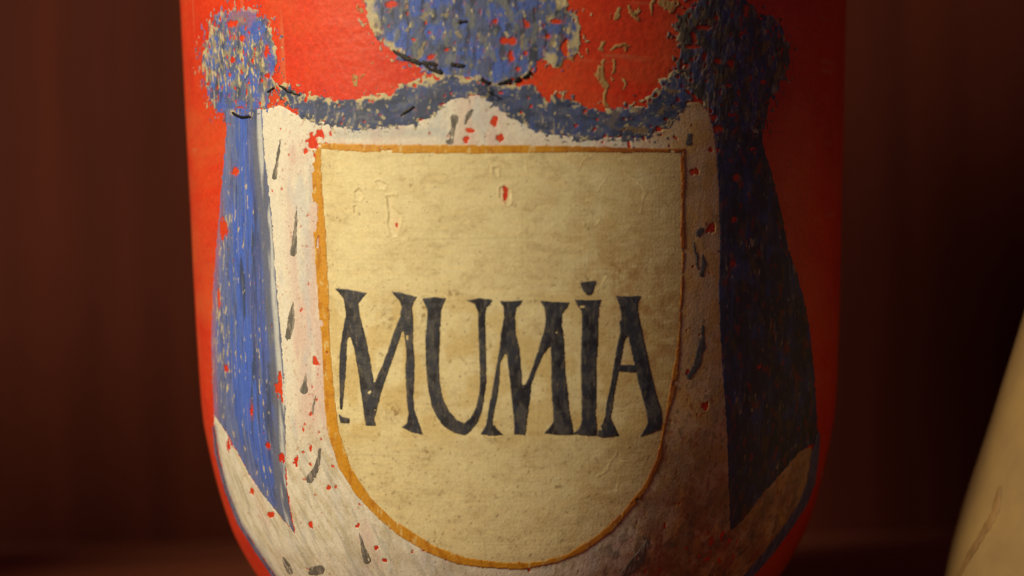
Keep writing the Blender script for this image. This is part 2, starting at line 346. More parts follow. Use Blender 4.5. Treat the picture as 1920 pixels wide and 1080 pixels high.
TAILS = [  # ermine tails: centre line with half widths
 ([(526, 262), (523, 285), (515, 333)], [1, 2.5, 4.0]), ([(557, 388), (553, 440), (551, 474)], [0.8, 4, 6]), ([(550, 566), (547, 600), (541, 632)], [1.0, 7, 5]),
 ([(574, 700), (572, 720), (570, 731)], [0.8, 4, 8]), ([(601, 842), (593, 880), (582, 897)], [2, 5, 8]), ([(674, 1000), (682, 1030), (688, 1048)], [1.5, 4, 8]),
 ([(532, 1046), (538, 1058), (545, 1072)], [2, 5, 5]), ([(586, 1070), (600, 1068)], [8, 9]),
 ([(852, 222), (850, 240), (843, 264)], [7.5, 4, 7.5]), ([(885, 207), (878, 216), (872, 231)], [3, 4, 2]),
 ([(1315, 432), (1310, 438)], [5, 6]), ([(1317, 478), (1320, 495), (1315, 515)], [2.0, 5, 4]), ([(1300, 455), (1306, 480), (1308, 505)], [1.5, 3, 2]),
 ([(1317, 612), (1315, 650), (1306, 685), (1291, 707)], [2, 7, 6, 4]), ([(1293, 255), (1291, 268)], [5, 6]),
 ([(1214, 1018), (1196, 1050), (1172, 1076)], [5, 11, 9]), ([(592, 742), (586, 775)], [1.0, 2.0])]
INK = [  # black outline strokes on the mantle
 ([(738, 94), (760, 108), (787, 119)], [1.5, 4.5, 3.5]), ([(795, 117), (812, 126), (828, 137)], [4, 8.5, 3]), ([(849, 121), (868, 124)], [4, 3]),
 ([(904, 150), (917, 156)], [3.5, 3]), ([(934, 158), (950, 154), (973, 149)], [1.5, 4.0, 4.0]), ([(982, 146), (994, 135)], [2.5, 3]), ([(862, 41), (876, 40)], [3.5, 2.5]),
 ([(752, 217), (764, 207), (776, 200)], [1, 3, 2]), ([(438, 212), (452, 220), (470, 219)], [2, 2.5, 2]),
 ([(526, 160), (542, 171), (562, 178)], [1.5, 2.5, 1.5]), ([(504, 172), (514, 165)], [2, 1.5]), ([(915, 172), (940, 185)], [1.5, 1])]
CREAMS = [  # flakes of pale ground left on the red lacquer
 ([(1163, 18), (1161, 28), (1155, 37)], [4, 5, 2]), ([(1182, 12), (1190, 28), (1199, 14)], [2, 5, 3]), ([(1192, 26), (1196, 36)], [4, 2]), ([(1223, 2), (1221, 26)], [4, 2]),
 ([(1240, 4), (1258, 14), (1272, 10)], [9, 10, 6]), ([(1131, 74), (1126, 95)], [4, 2.5]), ([(1148, 92), (1160, 85), (1184, 84)], [2, 5, 2]), ([(1170, 88), (1172, 100)], [5, 2]),
 ([(1129, 116), (1126, 140), (1132, 165)], [3, 10, 6]), ([(1152, 116), (1151, 150)], [3, 1.5]), ([(1169, 150), (1166, 172)], [2.5, 1.5]), ([(1102, 92), (1104, 96)], [2.5, 2]),
 ([(666, 142), (668, 158)], [4, 5]), ([(679, 136), (675, 148)], [2.5, 1]), ([(672, 12), (675, 20)], [1.8, 1.2]), ([(1044, 86), (1048, 120)], [7, 8]), ([(1076, 72), (1070, 110)], [10, 6]), ([(1132, 175), (1134, 200)], [5, 3]),
 ([(1147, 22), (1140, 40)], [1.5, 1]), ([(700, 117), (699, 120)], [1.8, 1.5])]

cream_gr = (0.60, 0.53, 0.30)
red_c = (0.55, 0.035, 0.012)
# ------------------------------------------------------------------ fields
f_shieldout = sdf_poly(bout_p, SOFT, 90)
f_shieldin = sdf_poly(bin_p, SOFT, 90)
chipA = fbm(11, 14, 101, 3, 0.6)        # small chips
chipB = fbm(26, 30, 131, 3, 0.6)
patch = fbm(120, 140, 151, 2)
streak = fbm(9, 190, 161, 3, 0.6, 0.03)
streak2 = fbm(16, 120, 171, 3, 0.6, 0.03)
fleck = fbm(7, 22, 181, 3, 0.6, 0.08)
fleck2 = fbm(10, 32, 191, 3, 0.6, 0.05)
fine = fbm(4.5, 4.5, 201, 2)
mid = fbm(36, 36, 211, 4, 0.6)
big = fbm(190, 160, 221, 3)

RAG = 0.22*((fbm(9, 12, 207, 3, 0.7)-0.5)/0.125)
# ---- ermine lining
f_erm = sdf_poly(erm_p, EDGE, 60)
f_erm = np.maximum(f_erm, -(f_shieldout+9))                      # not under the shield
edgewear = np.exp(-np.minimum(np.abs(f_shieldout), 60)/13.0)
corner = np.exp(-(((U-592)/38)**2+((V-262)/32)**2)) + 0.7*np.exp(-(((U-1230)/70)**2+((V-262)/26)**2)) + 0.8*np.exp(-(((U-1330)/90)**2+((V-1020)/60)**2)) + 0.5*np.exp(-(((U-580)/30)**2+((V-800)/110)**2))
tiny = sstep(640, 590, U)*sstep(480, 530, U)*sstep(1000, 900, V)
chip_e = np.maximum((chipA - (0.835 - 0.045*edgewear - 0.22*corner))*60, (fbm(6, 8, 276, 2)-(0.86-0.05*tiny-0.06*corner))*45)
f_erm = np.maximum(f_erm, chip_e)
for px, py, a, b in ((588, 265, 9, 14), (600, 250, 7, 7), (573, 283, 4, 6), (592, 678, 7, 9), (565, 580, 2.5, 5), (527, 860, 5, 9), (556, 866, 3, 12), (583, 840, 3, 7), (617, 914, 5, 4), (583, 985, 4, 7), (672, 987, 4, 6), (707, 1027, 5, 4), (722, 1050, 6, 4),
                     (872, 262, 5, 10), (884, 245, 9, 5), (938, 258, 7, 8), (928, 228, 6, 12), (1300, 322, 9, 6), (1333, 425, 8, 10), (1334, 280, 5, 6), (1321, 760, 6, 7), (430, 835, 5, 11), (473, 921, 5, 6), (508, 965, 9, 5), (1290, 700, 4, 7)):
    m = np.sqrt(((EDGE[0]-px)/a)**2+((EDGE[1]-py)/b)**2)+RAG; f_erm = np.maximum(f_erm, np.clip((1-m)*min(a, b), -40, 40))
c = rgb((0.78, 0.76, 0.66))
dg = fbm(9, 130, 233, 3, 0.6, -0.62)
pinkband = sstep(62, 30, f_shieldout)*sstep(230, 330, V)*sstep(900, 760, V)+0.8*sstep(70, 20, np.abs(U-900))*sstep(290, 260, V)
c = lay(c, (0.70, 0.565, 0.51), np.clip(pinkband*sstep(0.30, 0.5, fbm(40, 220, 231, 3))+sstep(0.58, 0.72, fbm(60, 130, 232, 3))*0.7, 0, 0.95))
c = lay(c, (0.56, 0.60, 0.62), sstep(0.55, 0.72, fbm(30, 110, 241, 3))*0.55)
c = lay(c, (0.52, 0.46, 0.29), sstep(0.44, 0.70, mid)*sstep(700, 900, V)*(0.45+0.35*sstep(900, 1150, U)))
c = lay(c, (0.40, 0.34, 0.20), sstep(0.56, 0.74, fbm(18, 44, 251, 4, 0.6))*(0.05+0.30*sstep(720, 1000, V)+0.25*sstep(900, 1150, U)*sstep(720, 1000, V)))
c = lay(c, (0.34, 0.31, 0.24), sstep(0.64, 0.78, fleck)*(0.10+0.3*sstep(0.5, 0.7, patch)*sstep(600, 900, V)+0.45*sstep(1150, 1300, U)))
c = lay(c, (0.78, 0.74, 0.60), sstep(0.58, 0.74, fleck2)*0.5)
lowl = sstep(780, 860, V)*sstep(760, 600, U)
c = lay(c, (0.56, 0.48, 0.27), sstep(0.52, 0.68, dg)*lowl*0.45)
c = lay(c, (0.82, 0.78, 0.66), sstep(0.50, 0.36, dg)*lowl*0.4)
c = lay(c, (0.42, 0.43, 0.38), sstep(0.58, 0.70, fbm(10, 90, 234, 3, 0.6, -0.3))*sstep(800, 900, V)*sstep(900, 700, U)*0.5)
c = lay(c, (0.62, 0.38, 0.12), sstep(1130, 1290, U)*(0.68+0.25*sstep(0.4, 0.65, mid)))  # ochre-brown cast of the jar's shaded right side, painted into the ermine
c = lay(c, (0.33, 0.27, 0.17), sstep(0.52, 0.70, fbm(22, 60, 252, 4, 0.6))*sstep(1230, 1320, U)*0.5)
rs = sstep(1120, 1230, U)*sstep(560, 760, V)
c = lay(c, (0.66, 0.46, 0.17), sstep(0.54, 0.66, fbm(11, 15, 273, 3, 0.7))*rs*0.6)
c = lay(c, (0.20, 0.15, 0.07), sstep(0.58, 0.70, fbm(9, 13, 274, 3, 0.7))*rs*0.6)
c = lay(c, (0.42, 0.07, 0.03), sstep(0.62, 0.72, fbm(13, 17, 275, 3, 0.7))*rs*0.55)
c = lay(c, (0.45, 0.12, 0.05), sstep(-4, -0.5, chip_e)*0.45)
hemd = np.minimum(sdf_line(hemL_line, SOFT, 1.0), sdf_line(hemR_line, SOFT, 1.0))
c = lay(c, (0.30, 0.32, 0.44), sstep(9, 1, hemd)*0.8)
c = lay(c, (0.34, 0.42, 0.46), sstep(14, 4, np.abs(V-(252-0.02*(U-600))))*sstep(600, 640, U)*sstep(860, 800, U)*0.35)
# soiled, rubbed-through corner at the lower right
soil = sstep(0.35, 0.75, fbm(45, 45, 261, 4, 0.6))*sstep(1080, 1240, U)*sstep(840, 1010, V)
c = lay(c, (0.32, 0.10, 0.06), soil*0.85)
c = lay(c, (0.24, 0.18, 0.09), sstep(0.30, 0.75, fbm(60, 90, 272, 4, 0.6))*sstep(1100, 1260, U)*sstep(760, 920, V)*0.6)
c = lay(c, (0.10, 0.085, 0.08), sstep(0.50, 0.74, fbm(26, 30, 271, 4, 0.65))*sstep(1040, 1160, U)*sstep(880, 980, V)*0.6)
h_erm = 0.00006 + 0.00002*(fleck2-0.5) + 0.00003*(mid-0.5)
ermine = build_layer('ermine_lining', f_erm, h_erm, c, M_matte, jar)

# ---- blue mantle: curtains, hems, swags, knots
def blue_coat(flk, chips, dull):
    c = rgb((0.088, 0.158, 0.50))
    c = lay(c, (0.15, 0.205, 0.44), sstep(0.50, 0.66, streak)*0.8)
    c = lay(c, (0.050, 0.072, 0.15), sstep(0.50, 0.62, streak2)*0.85)
    c = lay(c, (0.060, 0.145, 0.70), sstep(0.54, 0.72, fbm(14, 70, 281, 3))*0.9)
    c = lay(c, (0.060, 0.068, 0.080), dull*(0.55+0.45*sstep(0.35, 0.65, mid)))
    c = lay(c, (0.24, 0.26, 0.28), sstep(0.60, 0.72, fleck2)*(0.25+flk*0.8))
    c = lay(c, cream_gr, sstep(0.0, 0.07, fleck-(0.76-0.24*flk))*0.85)
    c = lay(c, (0.05, 0.05, 0.055), sstep(0.66, 0.76, fbm(8, 22, 291, 3))*0.5)
    c = lay(c, (0.42, 0.10, 0.13), sstep(-5, -1, chips)*0.4)
    return c
h_blue = 0.00009 + 0.00004*(streak-0.5) + 0.00003*(fleck-0.5)
h_knot = 0.00009 + 0.00010*(fleck-0.5) + 0.00006*(chipA-0.5)

f = sdf_poly(curtL_p, EDGE, 60)
chips = (chipA-(0.845-0.03*sstep(470, 410, U)*sstep(380, 560, V)))*60
for px, py, a, b in ((523, 722, 6, 22), (531, 738, 6, 20), (529, 858, 6, 10), (420, 430, 8, 18), (440, 322, 6, 9), (472, 770, 3, 10), (503, 836, 5, 5), (411, 560, 3, 15), (426, 690, 4, 6)):
    m = np.sqrt(((EDGE[0]-px)/a)**2+((EDGE[1]-py)/b)**2)+RAG; chips = np.maximum(chips, np.clip((1-m)*min(a, b), -40, 40))
leftedge = np.interp(V, [200, 240, 300, 385, 477, 560, 640, 734, 780, 858, 932, 1000], [417, 425, 420, 412, 404, 398, 396, 399, 402, 450, 496, 553])
rightedge = np.interp(V, [205, 299, 418, 560, 680, 734, 818, 930, 1000], [492, 498, 512, 522, 531, 536, 537, 540, 553])
tband = np.clip((U-leftedge)/(rightedge-leftedge+1), 0, 1)
flk = 0.03+0.45*sstep(0.42, 0.18, tband)*sstep(300, 480, V)*sstep(800, 680, V)+0.22*sstep(0.5, 0.68, fbm(40, 120, 301, 2))
c = blue_coat(flk, chips, 0.10*np.ones_like(U))
c = lay(c, (0.19, 0.22, 0.42), sstep(0.40, 0.10, tband+0.5*(streak-0.5))*0.5)
c = lay(c, (0.07, 0.155, 0.70), sstep(0.18, 0.05, np.abs(tband+0.9*(streak2-0.5)-0.48))*0.75)
c = lay(c, (0.085, 0.115, 0.34), sstep(0.14, 0.03, np.abs(tband+0.7*(streak-0.5)-0.72))*0.8)
c = lay(c, (0.30, 0.32, 0.40), sstep(0.62, 0.78, fbm(6, 110, 312, 3, 0.6, 0.04))*0.4)
c = lay(c, (0.045, 0.06, 0.13), sstep(0.60, 0.76, fbm(7, 120, 313, 3, 0.6, 0.04))*0.5)
c = lay(c, cream_gr, sstep(0.0, 0.07, fleck-(0.76-0.24*flk))*0.7)
rightedge = np.interp(V, [205, 299, 418, 560, 680, 734, 818, 930, 1000], [492, 498, 512, 522, 531, 536, 537, 540, 553])
stripe = sstep(30, 20, rightedge-U)*sstep(200, 260, V)
c = lay(c, (0.15, 0.17, 0.24), stripe*0.8)
c = lay(c, (0.62, 0.66, 0.66), sstep(15, 8, rightedge-U)*sstep(1.0, 4, rightedge-U)*sstep(0.36, 0.55, fbm(12, 90, 311, 3))*0.85)
c = lay(c, (0.45, 0.14, 0.22), sstep(14, 2, U-np.interp(V, [240, 300, 385, 477, 560, 640, 780], [425, 420, 412, 404, 398, 396, 402]))*sstep(330, 430, V)*0.55)
o = build_layer('curtain', np.maximum(f, chips), h_blue, c, M_matte, jar, 0.00003)
o['label'] = 'bright blue left curtain with pale streaks'

f = sdf_poly(curtR_p, EDGE, 60)
chips = (chipA-0.87-0.04*(patch-0.5))*60
for px, py, a, b in ((1376, 413, 8, 6), (1380, 333, 6, 6), (1424, 688, 5, 5), (1342, 282, 5, 5), (1345, 242, 9, 6), (1410, 280, 6, 4), (1374, 495, 5, 6)):
    m = np.sqrt(((EDGE[0]-px)/a)**2+((EDGE[1]-py)/b)**2)+RAG; chips = np.maximum(chips, np.clip((1-m)*min(a, b), -40, 40))
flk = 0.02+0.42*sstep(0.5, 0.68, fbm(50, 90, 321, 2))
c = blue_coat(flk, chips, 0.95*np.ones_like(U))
c = lay(c, (0.050, 0.054, 0.066), 0.25+0.5*sstep(0.36, 0.58, fbm(30, 80, 322, 3)))  # blue dulled nearly to black: the right side's shade put into the colour
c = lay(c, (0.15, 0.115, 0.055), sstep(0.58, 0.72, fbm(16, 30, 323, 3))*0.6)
c = lay(c, (0.30, 0.05, 0.03), sstep(0.64, 0.74, fbm(14, 20, 324, 3))*0.6)
c = lay(c, (0.06, 0.08, 0.22), sstep(26, 4, U-np.interp(V, [230, 362, 453, 545, 658, 735, 813, 996], [1334, 1346, 1349, 1346, 1351, 1356, 1362, 1368]))*0.25)
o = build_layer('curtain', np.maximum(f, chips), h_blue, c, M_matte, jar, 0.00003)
o['label'] = 'right curtain, its blue painted darker for the shaded side, worn to olive and red'

for L_ in (hemL_line, hemR_line):
    w = 2.2 if L_ is hemL_line else 7.0
    f = sdf_line(L_, SOFT, [w*0.5]+[w]*(len(L_)-1))
    c = lay(rgb((0.16, 0.17, 0.30)), (0.09, 0.10, 0.20), sstep(0.4, 0.6, fleck2))
    build_layer('hem_line', f, 0.00019+0*U, c, M_matte, jar, 0.00012)

def swag(poly, dull):
    f = sdf_poly(poly, ROUGHE, 60)
    f = np.minimum(f, np.maximum(f-11, (0.66-fbm(8, 9, 336, 3, 0.6))*60))
    chips = (np.maximum(chipA, fbm(14, 10, 335, 3, 0.65))-(0.785-0.06*sstep(1080, 1200, U)-0.13*sstep(-15, 0, f)))*60
    top = sdf_poly([(p[0], p[1]+9) for p in poly], ROUGHE, 60)
    c = blue_coat(0.18+0.35*sstep(0.5, 0.66, patch), chips, dull*np.ones_like(U))
    c = lay(c, (0.085, 0.115, 0.235), 0.5+0*U)
    c = lay(c, (0.045, 0.062, 0.115), sstep(0.44, 0.64, fbm(60, 22, 331, 4, 0.6, 0.3))*0.7)
    c = lay(c, (0.20, 0.22, 0.26), sstep(0.62, 0.76, fbm(26, 9, 332, 3, 0.6, -0.4))*0.4)
    c = lay(c, (0.26, 0.19, 0.09), sstep(0.54, 0.68, fbm(20, 12, 333, 3))*sstep(1090, 1200, U)*0.8)
    c = lay(c, cream_gr, sstep(0.0, 0.06, fbm(9, 10, 337, 3, 0.65)-(0.72-0.14*sstep(-22, -4, f)))*0.8)
    c = lay(c, cream_gr, sstep(-3, 1.5, top+10*(fbm(12, 12, 342, 2)-0.5))*sstep(0.46, 0.56, fbm(24, 20, 341, 3))*0.9)
    return np.maximum(f, chips), c
for P_, dl in ((swagL_p, 0.8), (swagR_p, 0.7)):
    f, c = swag(P_, dl)
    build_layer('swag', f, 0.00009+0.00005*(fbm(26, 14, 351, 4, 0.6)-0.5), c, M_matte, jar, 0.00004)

def knot(poly, flk, dull, holes, extra=(), rimw=14, rimt=0.5):
    f = sdf_poly(poly, ROUGHE, 60)
    f = np.minimum(f, np.maximum(f-15, (0.655-fbm(8, 11, 383, 3, 0.6))*60))
    wear = sstep(-20, 0, f)*0.09-0.02
    chips = (np.maximum(fbm(8, 20, 381, 3, 0.6, 0.1), fbm(11, 13, 382, 3, 0.65))-holes+wear)*55
    for px, py, a, b in extra:
        m = np.sqrt(((EDGE[0]-px)/a)**2+((EDGE[1]-py)/b)**2)+RAG; chips = np.maximum(chips, np.clip((1-m)*min(a, b), -40, 40))
    kn1, kn2, kn3 = fbm(9, 30, 371, 3, 0.6, 0.12), fbm(6, 17, 372, 3, 0.6, -0.1), fbm(26, 34, 373, 3)
    c = rgb((0.105, 0.140, 0.28))
    c = lay(c, (0.075, 0.155, 0.62), sstep(0.44, 0.58, kn3)*(1-0.75*dull))
    c = lay(c, (0.055, 0.062, 0.085), sstep(0.54, 0.66, kn1)*(0.6+0.4*dull))
    c = lay(c, (0.20, 0.22, 0.22), sstep(0.56, 0.68, fbm(12, 26, 374, 3))*0.8)
    c = lay(c, cream_gr, sstep(0.0, 0.06, kn2-(0.74-0.24*flk))*0.9)
    c = lay(c, (0.34, 0.30, 0.17), sstep(0.0, 0.06, fbm(14, 16, 375, 3)-(0.72-0.18*flk))*0.8)
    c = lay(c, (0.42, 0.10, 0.13), sstep(-4, -1, chips)*0.4)
    rim = sstep(-rimw, -rimw*0.4, f+14*(fbm(12, 14, 362, 2)-0.5))*sstep(rimt, rimt+0.1, fbm(22, 26, 361, 3))
    c = lay(c, cream_gr, rim*0.85)
    return np.maximum(f, chips), c
f, c = knot(knotL_p, 0.22+0.45*sstep(45, 80, V)*sstep(175, 140, V), 0.2*np.ones_like(U), 0.715, [(435, 45, 8.6, 6.5), (455, 72, 5.8, 5.0), (500, 95, 3.6, 10.1), (503, 142, 5.0, 5.0), (437, 112, 3.6, 4.3), (449, 205, 7.2, 5.0), (408, 215, 2.9, 4.3)])
c = lay(c, (0.07, 0.13, 0.55), sstep(2, -5, np.minimum(sdf_poly([(465, 20), (486, 22), (488, 62), (470, 62)], ROUGHE), np.minimum(sdf_poly([(502, 92), (514, 96), (519, 120), (508, 148), (502, 120)], EDGE), sdf_poly([(408, 190), (430, 195), (432, 222), (404, 222)], EDGE))))*0.9)
c = lay(c, (0.38, 0.17, 0.25), sstep(62, 25, V+16*(mid-0.5)/0.125)*0.55)
o = build_layer('knot', f, h_knot, c, M_matte, jar, 0.00003)
o['label'] = 'flaking left knot full of cream flecks'
f, c = knot(knotC_p, 0.10+0.35*sstep(985, 1040, U)+0.30*sstep(730, 690, U), 0.3+0.4*sstep(900, 1010, U), 0.765,
            [(955, 77, 15.8, 6.5), (987, 47, 6.5, 5.8), (928, 40, 5.8, 4.3), (808, 108, 5.8, 4.3), (958, 109, 5.0, 7.9), (1075, 12, 10.1, 9.4), (1045, 40, 8.6, 3.6), (1026, 70, 6.5, 5.0), (735, 8, 11.5, 5.8), (1007, 150, 8.6, 15.8), (880, 152, 13.0, 6.5), (855, 156, 8.6, 4.3), (928, 165, 5.0, 6.5), (970, 130, 5.8, 4.3), (1060, 90, 8.6, 18.0), (895, 178, 6.5, 4.3), (985, 100, 4.3, 4.3)], 11+20*sstep(740, 700, U)*sstep(85, 60, V)+16*sstep(990, 1040, U), 0.46-0.1*sstep(740, 700, U))
o = build_layer('knot', f, h_knot, c, M_matte, jar, 0.00003)
o['label'] = 'large round centre knot outlined in black'
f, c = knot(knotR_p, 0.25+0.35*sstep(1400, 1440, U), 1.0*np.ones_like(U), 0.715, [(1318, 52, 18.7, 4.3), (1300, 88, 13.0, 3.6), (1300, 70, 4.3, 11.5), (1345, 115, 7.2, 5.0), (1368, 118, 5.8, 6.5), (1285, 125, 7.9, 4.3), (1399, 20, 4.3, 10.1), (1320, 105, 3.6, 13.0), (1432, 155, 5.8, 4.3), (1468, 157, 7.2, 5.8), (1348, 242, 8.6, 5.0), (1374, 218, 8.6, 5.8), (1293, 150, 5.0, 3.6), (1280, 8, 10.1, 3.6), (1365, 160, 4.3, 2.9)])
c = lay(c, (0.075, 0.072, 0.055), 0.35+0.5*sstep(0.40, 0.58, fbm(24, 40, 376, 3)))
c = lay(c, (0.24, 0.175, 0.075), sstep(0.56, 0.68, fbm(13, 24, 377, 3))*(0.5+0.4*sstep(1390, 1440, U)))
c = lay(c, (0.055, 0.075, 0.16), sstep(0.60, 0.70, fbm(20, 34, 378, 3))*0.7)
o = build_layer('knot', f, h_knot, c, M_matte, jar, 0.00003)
o['label'] = 'dark worn right knot'

# ---- flakes of ground on the red
for P_, w in CREAMS:
    f = sdf_line(P_, ROUGHE, w)
    f = np.maximum(f, (fbm(6, 8, 371, 2)-0.68)*30)
    c = lay(rgb((0.46, 0.31, 0.12)), (0.40, 0.13, 0.04), sstep(0.45, 0.65, fleck)*0.8)
    build_layer('paint_flake', f, 0.00006+0.00005*(fleck-0.5), c, M_matte, jar)

# ---- black outline strokes
for P_, w in INK:
    f = np.maximum(sdf_line(P_, EDGE, [1.1*q for q in w]), (chipA-0.74)*40)
    build_layer('outline_stroke', f, 0.00026+0*U, rgb((0.011, 0.010, 0.010)), M_dark, jar, 0.00018)

# ---- ermine tails
for P_, w in TAILS:
    f = np.maximum(sdf_line(P_, EDGE, w), (chipA-0.70)*40)
    c = lay(rgb((0.15, 0.145, 0.13)), (0.33, 0.30, 0.26), sstep(0.45, 0.65, fleck))
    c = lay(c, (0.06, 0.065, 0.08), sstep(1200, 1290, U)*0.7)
    build_layer('ermine_tail', f, 0.00011+0*U, c, M_matte, jar, 0.00008)

# ---- shield panel
C4 = (580, 240, 2.667); C5 = (600, 800, 2.909)
craters = [zpoly(p, *C4) for p in ([(225, 322), (250, 300), (276, 335), (255, 362), (233, 356)], [(222, 392), (238, 388), (241, 425), (228, 430)],
   [(388, 340), (432, 335), (414, 390), (446, 425), (464, 432), (455, 482), (440, 540), (410, 542), (392, 482), (400, 440)], [(330, 268), (350, 262), (388, 280), (380, 305), (350, 300)],
   [(918, 200), (945, 196), (943, 240), (922, 238)], [(953, 300), (980, 284), (1008, 310), (1005, 380), (985, 388), (975, 370), (952, 352)], [(505, 282), (518, 285), (515, 303)])]
ridges = [zpoly(p, *C4) for p in ([(1340, 215), (1362, 165), (1410, 135)], [(1443, 312), (1484, 250)], [(1580, 232), (1640, 270), (1685, 322)], [(1654, 425), (1660, 372), (1676, 330)], [(1428, 490), (1456, 450)],
   [(1458, 800), (1485, 740)], [(1080, 170), (1090, 252)], [(905, 170), (905, 210), (925, 240)], [(385, 340), (440, 332)], [(1040, 535), (1055, 520)], [(670, 235), (690, 245)])]
ridges += [zpoly(p, *C5) for p in ([(1617, 125), (1606, 165), (1577, 185), (1570, 235), (1508, 272)], [(1620, 308), (1614, 352)], [(1455, 60), (1450, 80)], [(1640, 185), (1680, 190)])]
ridges += [zpoly([(742, 162), (770, 208)], *S2), zpoly([(700, 140), (745, 60)], *S3), zpoly([(30, 1005), (80, 1018), (130, 1008)], *S3)]
dcr = np.full(U.shape, 40.0)
for p in craters: dcr = np.minimum(dcr, sdf_poly(p, SOFT))
dri = np.full(U.shape, 40.0)
for p in ridges: dri = np.minimum(dri, sdf_line(p, EDGE, 0.0))
f = sdf_poly([(a, b) for a, b in bin_p], SOFT, 90)-6.0
chips = np.full(U.shape, -40.0)
for px, py, a, b in ((946, 363, 5.5, 11), (744, 421, 2.8, 5)):
    m = np.sqrt(((EDGE[0]-px)/a)**2+((EDGE[1]-py)/b)**2)+RAG; chips = np.maximum(chips, np.clip((1-m)*min(a, b), -40, 40))
weave = 0.5+0.25*np.sin(ARC*2*np.pi/7.5+3*fbm(60, 60, 401, 2))+0.25*np.sin(HGT*2*np.pi/8.5+3*fbm(60, 60, 411, 2))
hline = fbm(150, 3.2, 421, 2); vline = fbm(3.2, 120, 431, 2)
grimy = sstep(0.42, 0.66, fbm(70, 60, 441, 4, 0.6))
c = rgb((0.80, 0.72, 0.42))
c = lay(c, (0.70, 0.60, 0.33), grimy*0.6)
c = lay(c, (0.56, 0.46, 0.24), sstep(0.50, 0.74, fbm(22, 12, 451, 4, 0.65))*(0.22+0.38*grimy))
c = lay(c, (0.58, 0.40, 0.15), sstep(1000, 1260, U+45*(mid-0.5)/0.125)*0.6)  # cream browned towards the right, painting in the tint of the shaded side
c = lay(c, (0.20, 0.15, 0.08), sstep(0.0, 0.05, fbm(6, 7, 472, 2)-(0.775-0.06*sstep(480, 600, V)))*0.6)
c = lay(c, (0.44, 0.36, 0.18), sstep(0.56, 0.70, fbm(7, 6, 473, 3, 0.7))*(0.08+0.2*grimy))
c = lay(c, (0.50, 0.42, 0.22), (sstep(0.56, 0.74, hline)*0.30+sstep(0.58, 0.74, vline)*0.18)*sstep(0.40, 0.62, fbm(90, 70, 442, 3)))
c = lay(c, (0.82, 0.70, 0.38), sstep(0.58, 0.72, fbm(40, 8, 461, 3))*0.5)
c = lay(c, (0.34, 0.24, 0.10), sstep(0.76, 0.86, fbm(9, 9, 471, 2))*0.6)
rub = sstep(520, 600, V)*sstep(860, 800, V)                                     # rubbed, browned zone round the letters
c = lay(c, (0.60, 0.44, 0.15), rub*sstep(0.40, 0.62, fbm(34, 46, 481, 3))*0.5)
st = np.exp(-(((U-1225)/75)**2+((V-600)/120)**2))+0.7*np.exp(-(((U-1150)/70)**2+((V-505)/45)**2))+0.5*np.exp(-(((U-1240)/40)**2+((V-760)/90)**2))
c = lay(c, (0.40, 0.20, 0.06), st*sstep(0.30, 0.75, fbm(20, 24, 491, 4, 0.7))*0.7)
smear = np.full(U.shape, 40.0)
for px, py, a, b in ((728, 600, 12, 24), (700, 770, 16, 12), (740, 775, 14, 22), (728, 760, 6, 7), (795, 580, 8, 40), (850, 548, 14, 9), (800, 852, 16, 12), (1043, 910, 12, 7), (1095, 525, 22, 12), (925, 855, 3, 3), (983, 855, 5, 4)):
    smear = np.minimum(smear, np.sqrt(((EDGE[0]-px)/a)**2+((EDGE[1]-py)/b)**2))
c = lay(c, (0.27, 0.17, 0.07), sstep(1.3, 0.3, smear)*sstep(0.45, 0.62, fbm(7, 8, 501, 3, 0.6))*0.75)
c = lay(c, (0.86, 0.76, 0.46), sstep(1.5, -1.5, dcr)*0.55)
c = lay(c, (0.36, 0.27, 0.12), np.exp(-(np.abs(dcr)/1.3)**2)*0.55*sstep(0.3, 0.6, fleck))
c = lay(c, (0.25, 0.17, 0.07), np.exp(-((dri-2.6)/1.1)**2)*0.4*sstep(0.45, 0.6, fleck))
c = lay(c, (0.92, 0.78, 0.42), np.exp(-(dri/1.4)**2)*0.8*sstep(0.25, 0.45, chipA))  # pale cracked edges, with the ridges' glint painted on as colour
c = lay(c, (0.90, 0.66, 0.40), sstep(-7, -1, chips)*0.6)
h_sh = 0.00011+0.000005*(weave-0.5)+0.000010*(hline-0.5)+0.000007*(vline-0.5)+0.00003*(fbm(22, 12, 512, 4, 0.6)-0.5)+0.00004*(fbm(60, 50, 511, 3)-0.5)
h_sh = h_sh-0.00007*sstep(1.5, -1.5, dcr)+0.00004*np.exp(-((dcr-2)/1.5)**2)+0.000025*np.exp(-(dri/1.8)**2)*sstep(0.2, 0.4, chipA)
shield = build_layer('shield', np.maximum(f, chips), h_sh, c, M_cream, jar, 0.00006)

# ---- ochre border
f = np.maximum(f_shieldout, -f_shieldin)+0.8+2.2*sstep(1000, 1240, U)*sstep(0.3, 0.6, fbm(40, 50, 532, 2))
chips = (chipA-(0.83-0.10*sstep(640, 590, U)*sstep(260, 300, V)*sstep(560, 480, V)-0.14*sstep(1080, 1240, U)))*60
for px, py, a, b in ((588, 272, 12, 14), (726, 285, 13, 4), (592, 400, 5, 28), (597, 455, 3, 12), (603, 605, 4, 9), (586, 300, 4, 20), (1275, 290, 6, 6), (1243, 780, 4, 14)):
    m = np.sqrt(((EDGE[0]-px)/a)**2+((EDGE[1]-py)/b)**2)+RAG; chips = np.maximum(chips, np.clip((1-m)*min(a, b), -40, 40))
c = rgb((0.64, 0.31, 0.025))
c = lay(c, (0.66, 0.33, 0.04), sstep(0.45, 0.65, fbm(18, 40, 521, 3))*0.8)
c = lay(c, (0.48, 0.18, 0.015), sstep(0.54, 0.72, fbm(12, 22, 531, 3))*0.7)
c = lay(c, (0.74, 0.56, 0.22), sstep(0.66, 0.74, fleck)*0.8)
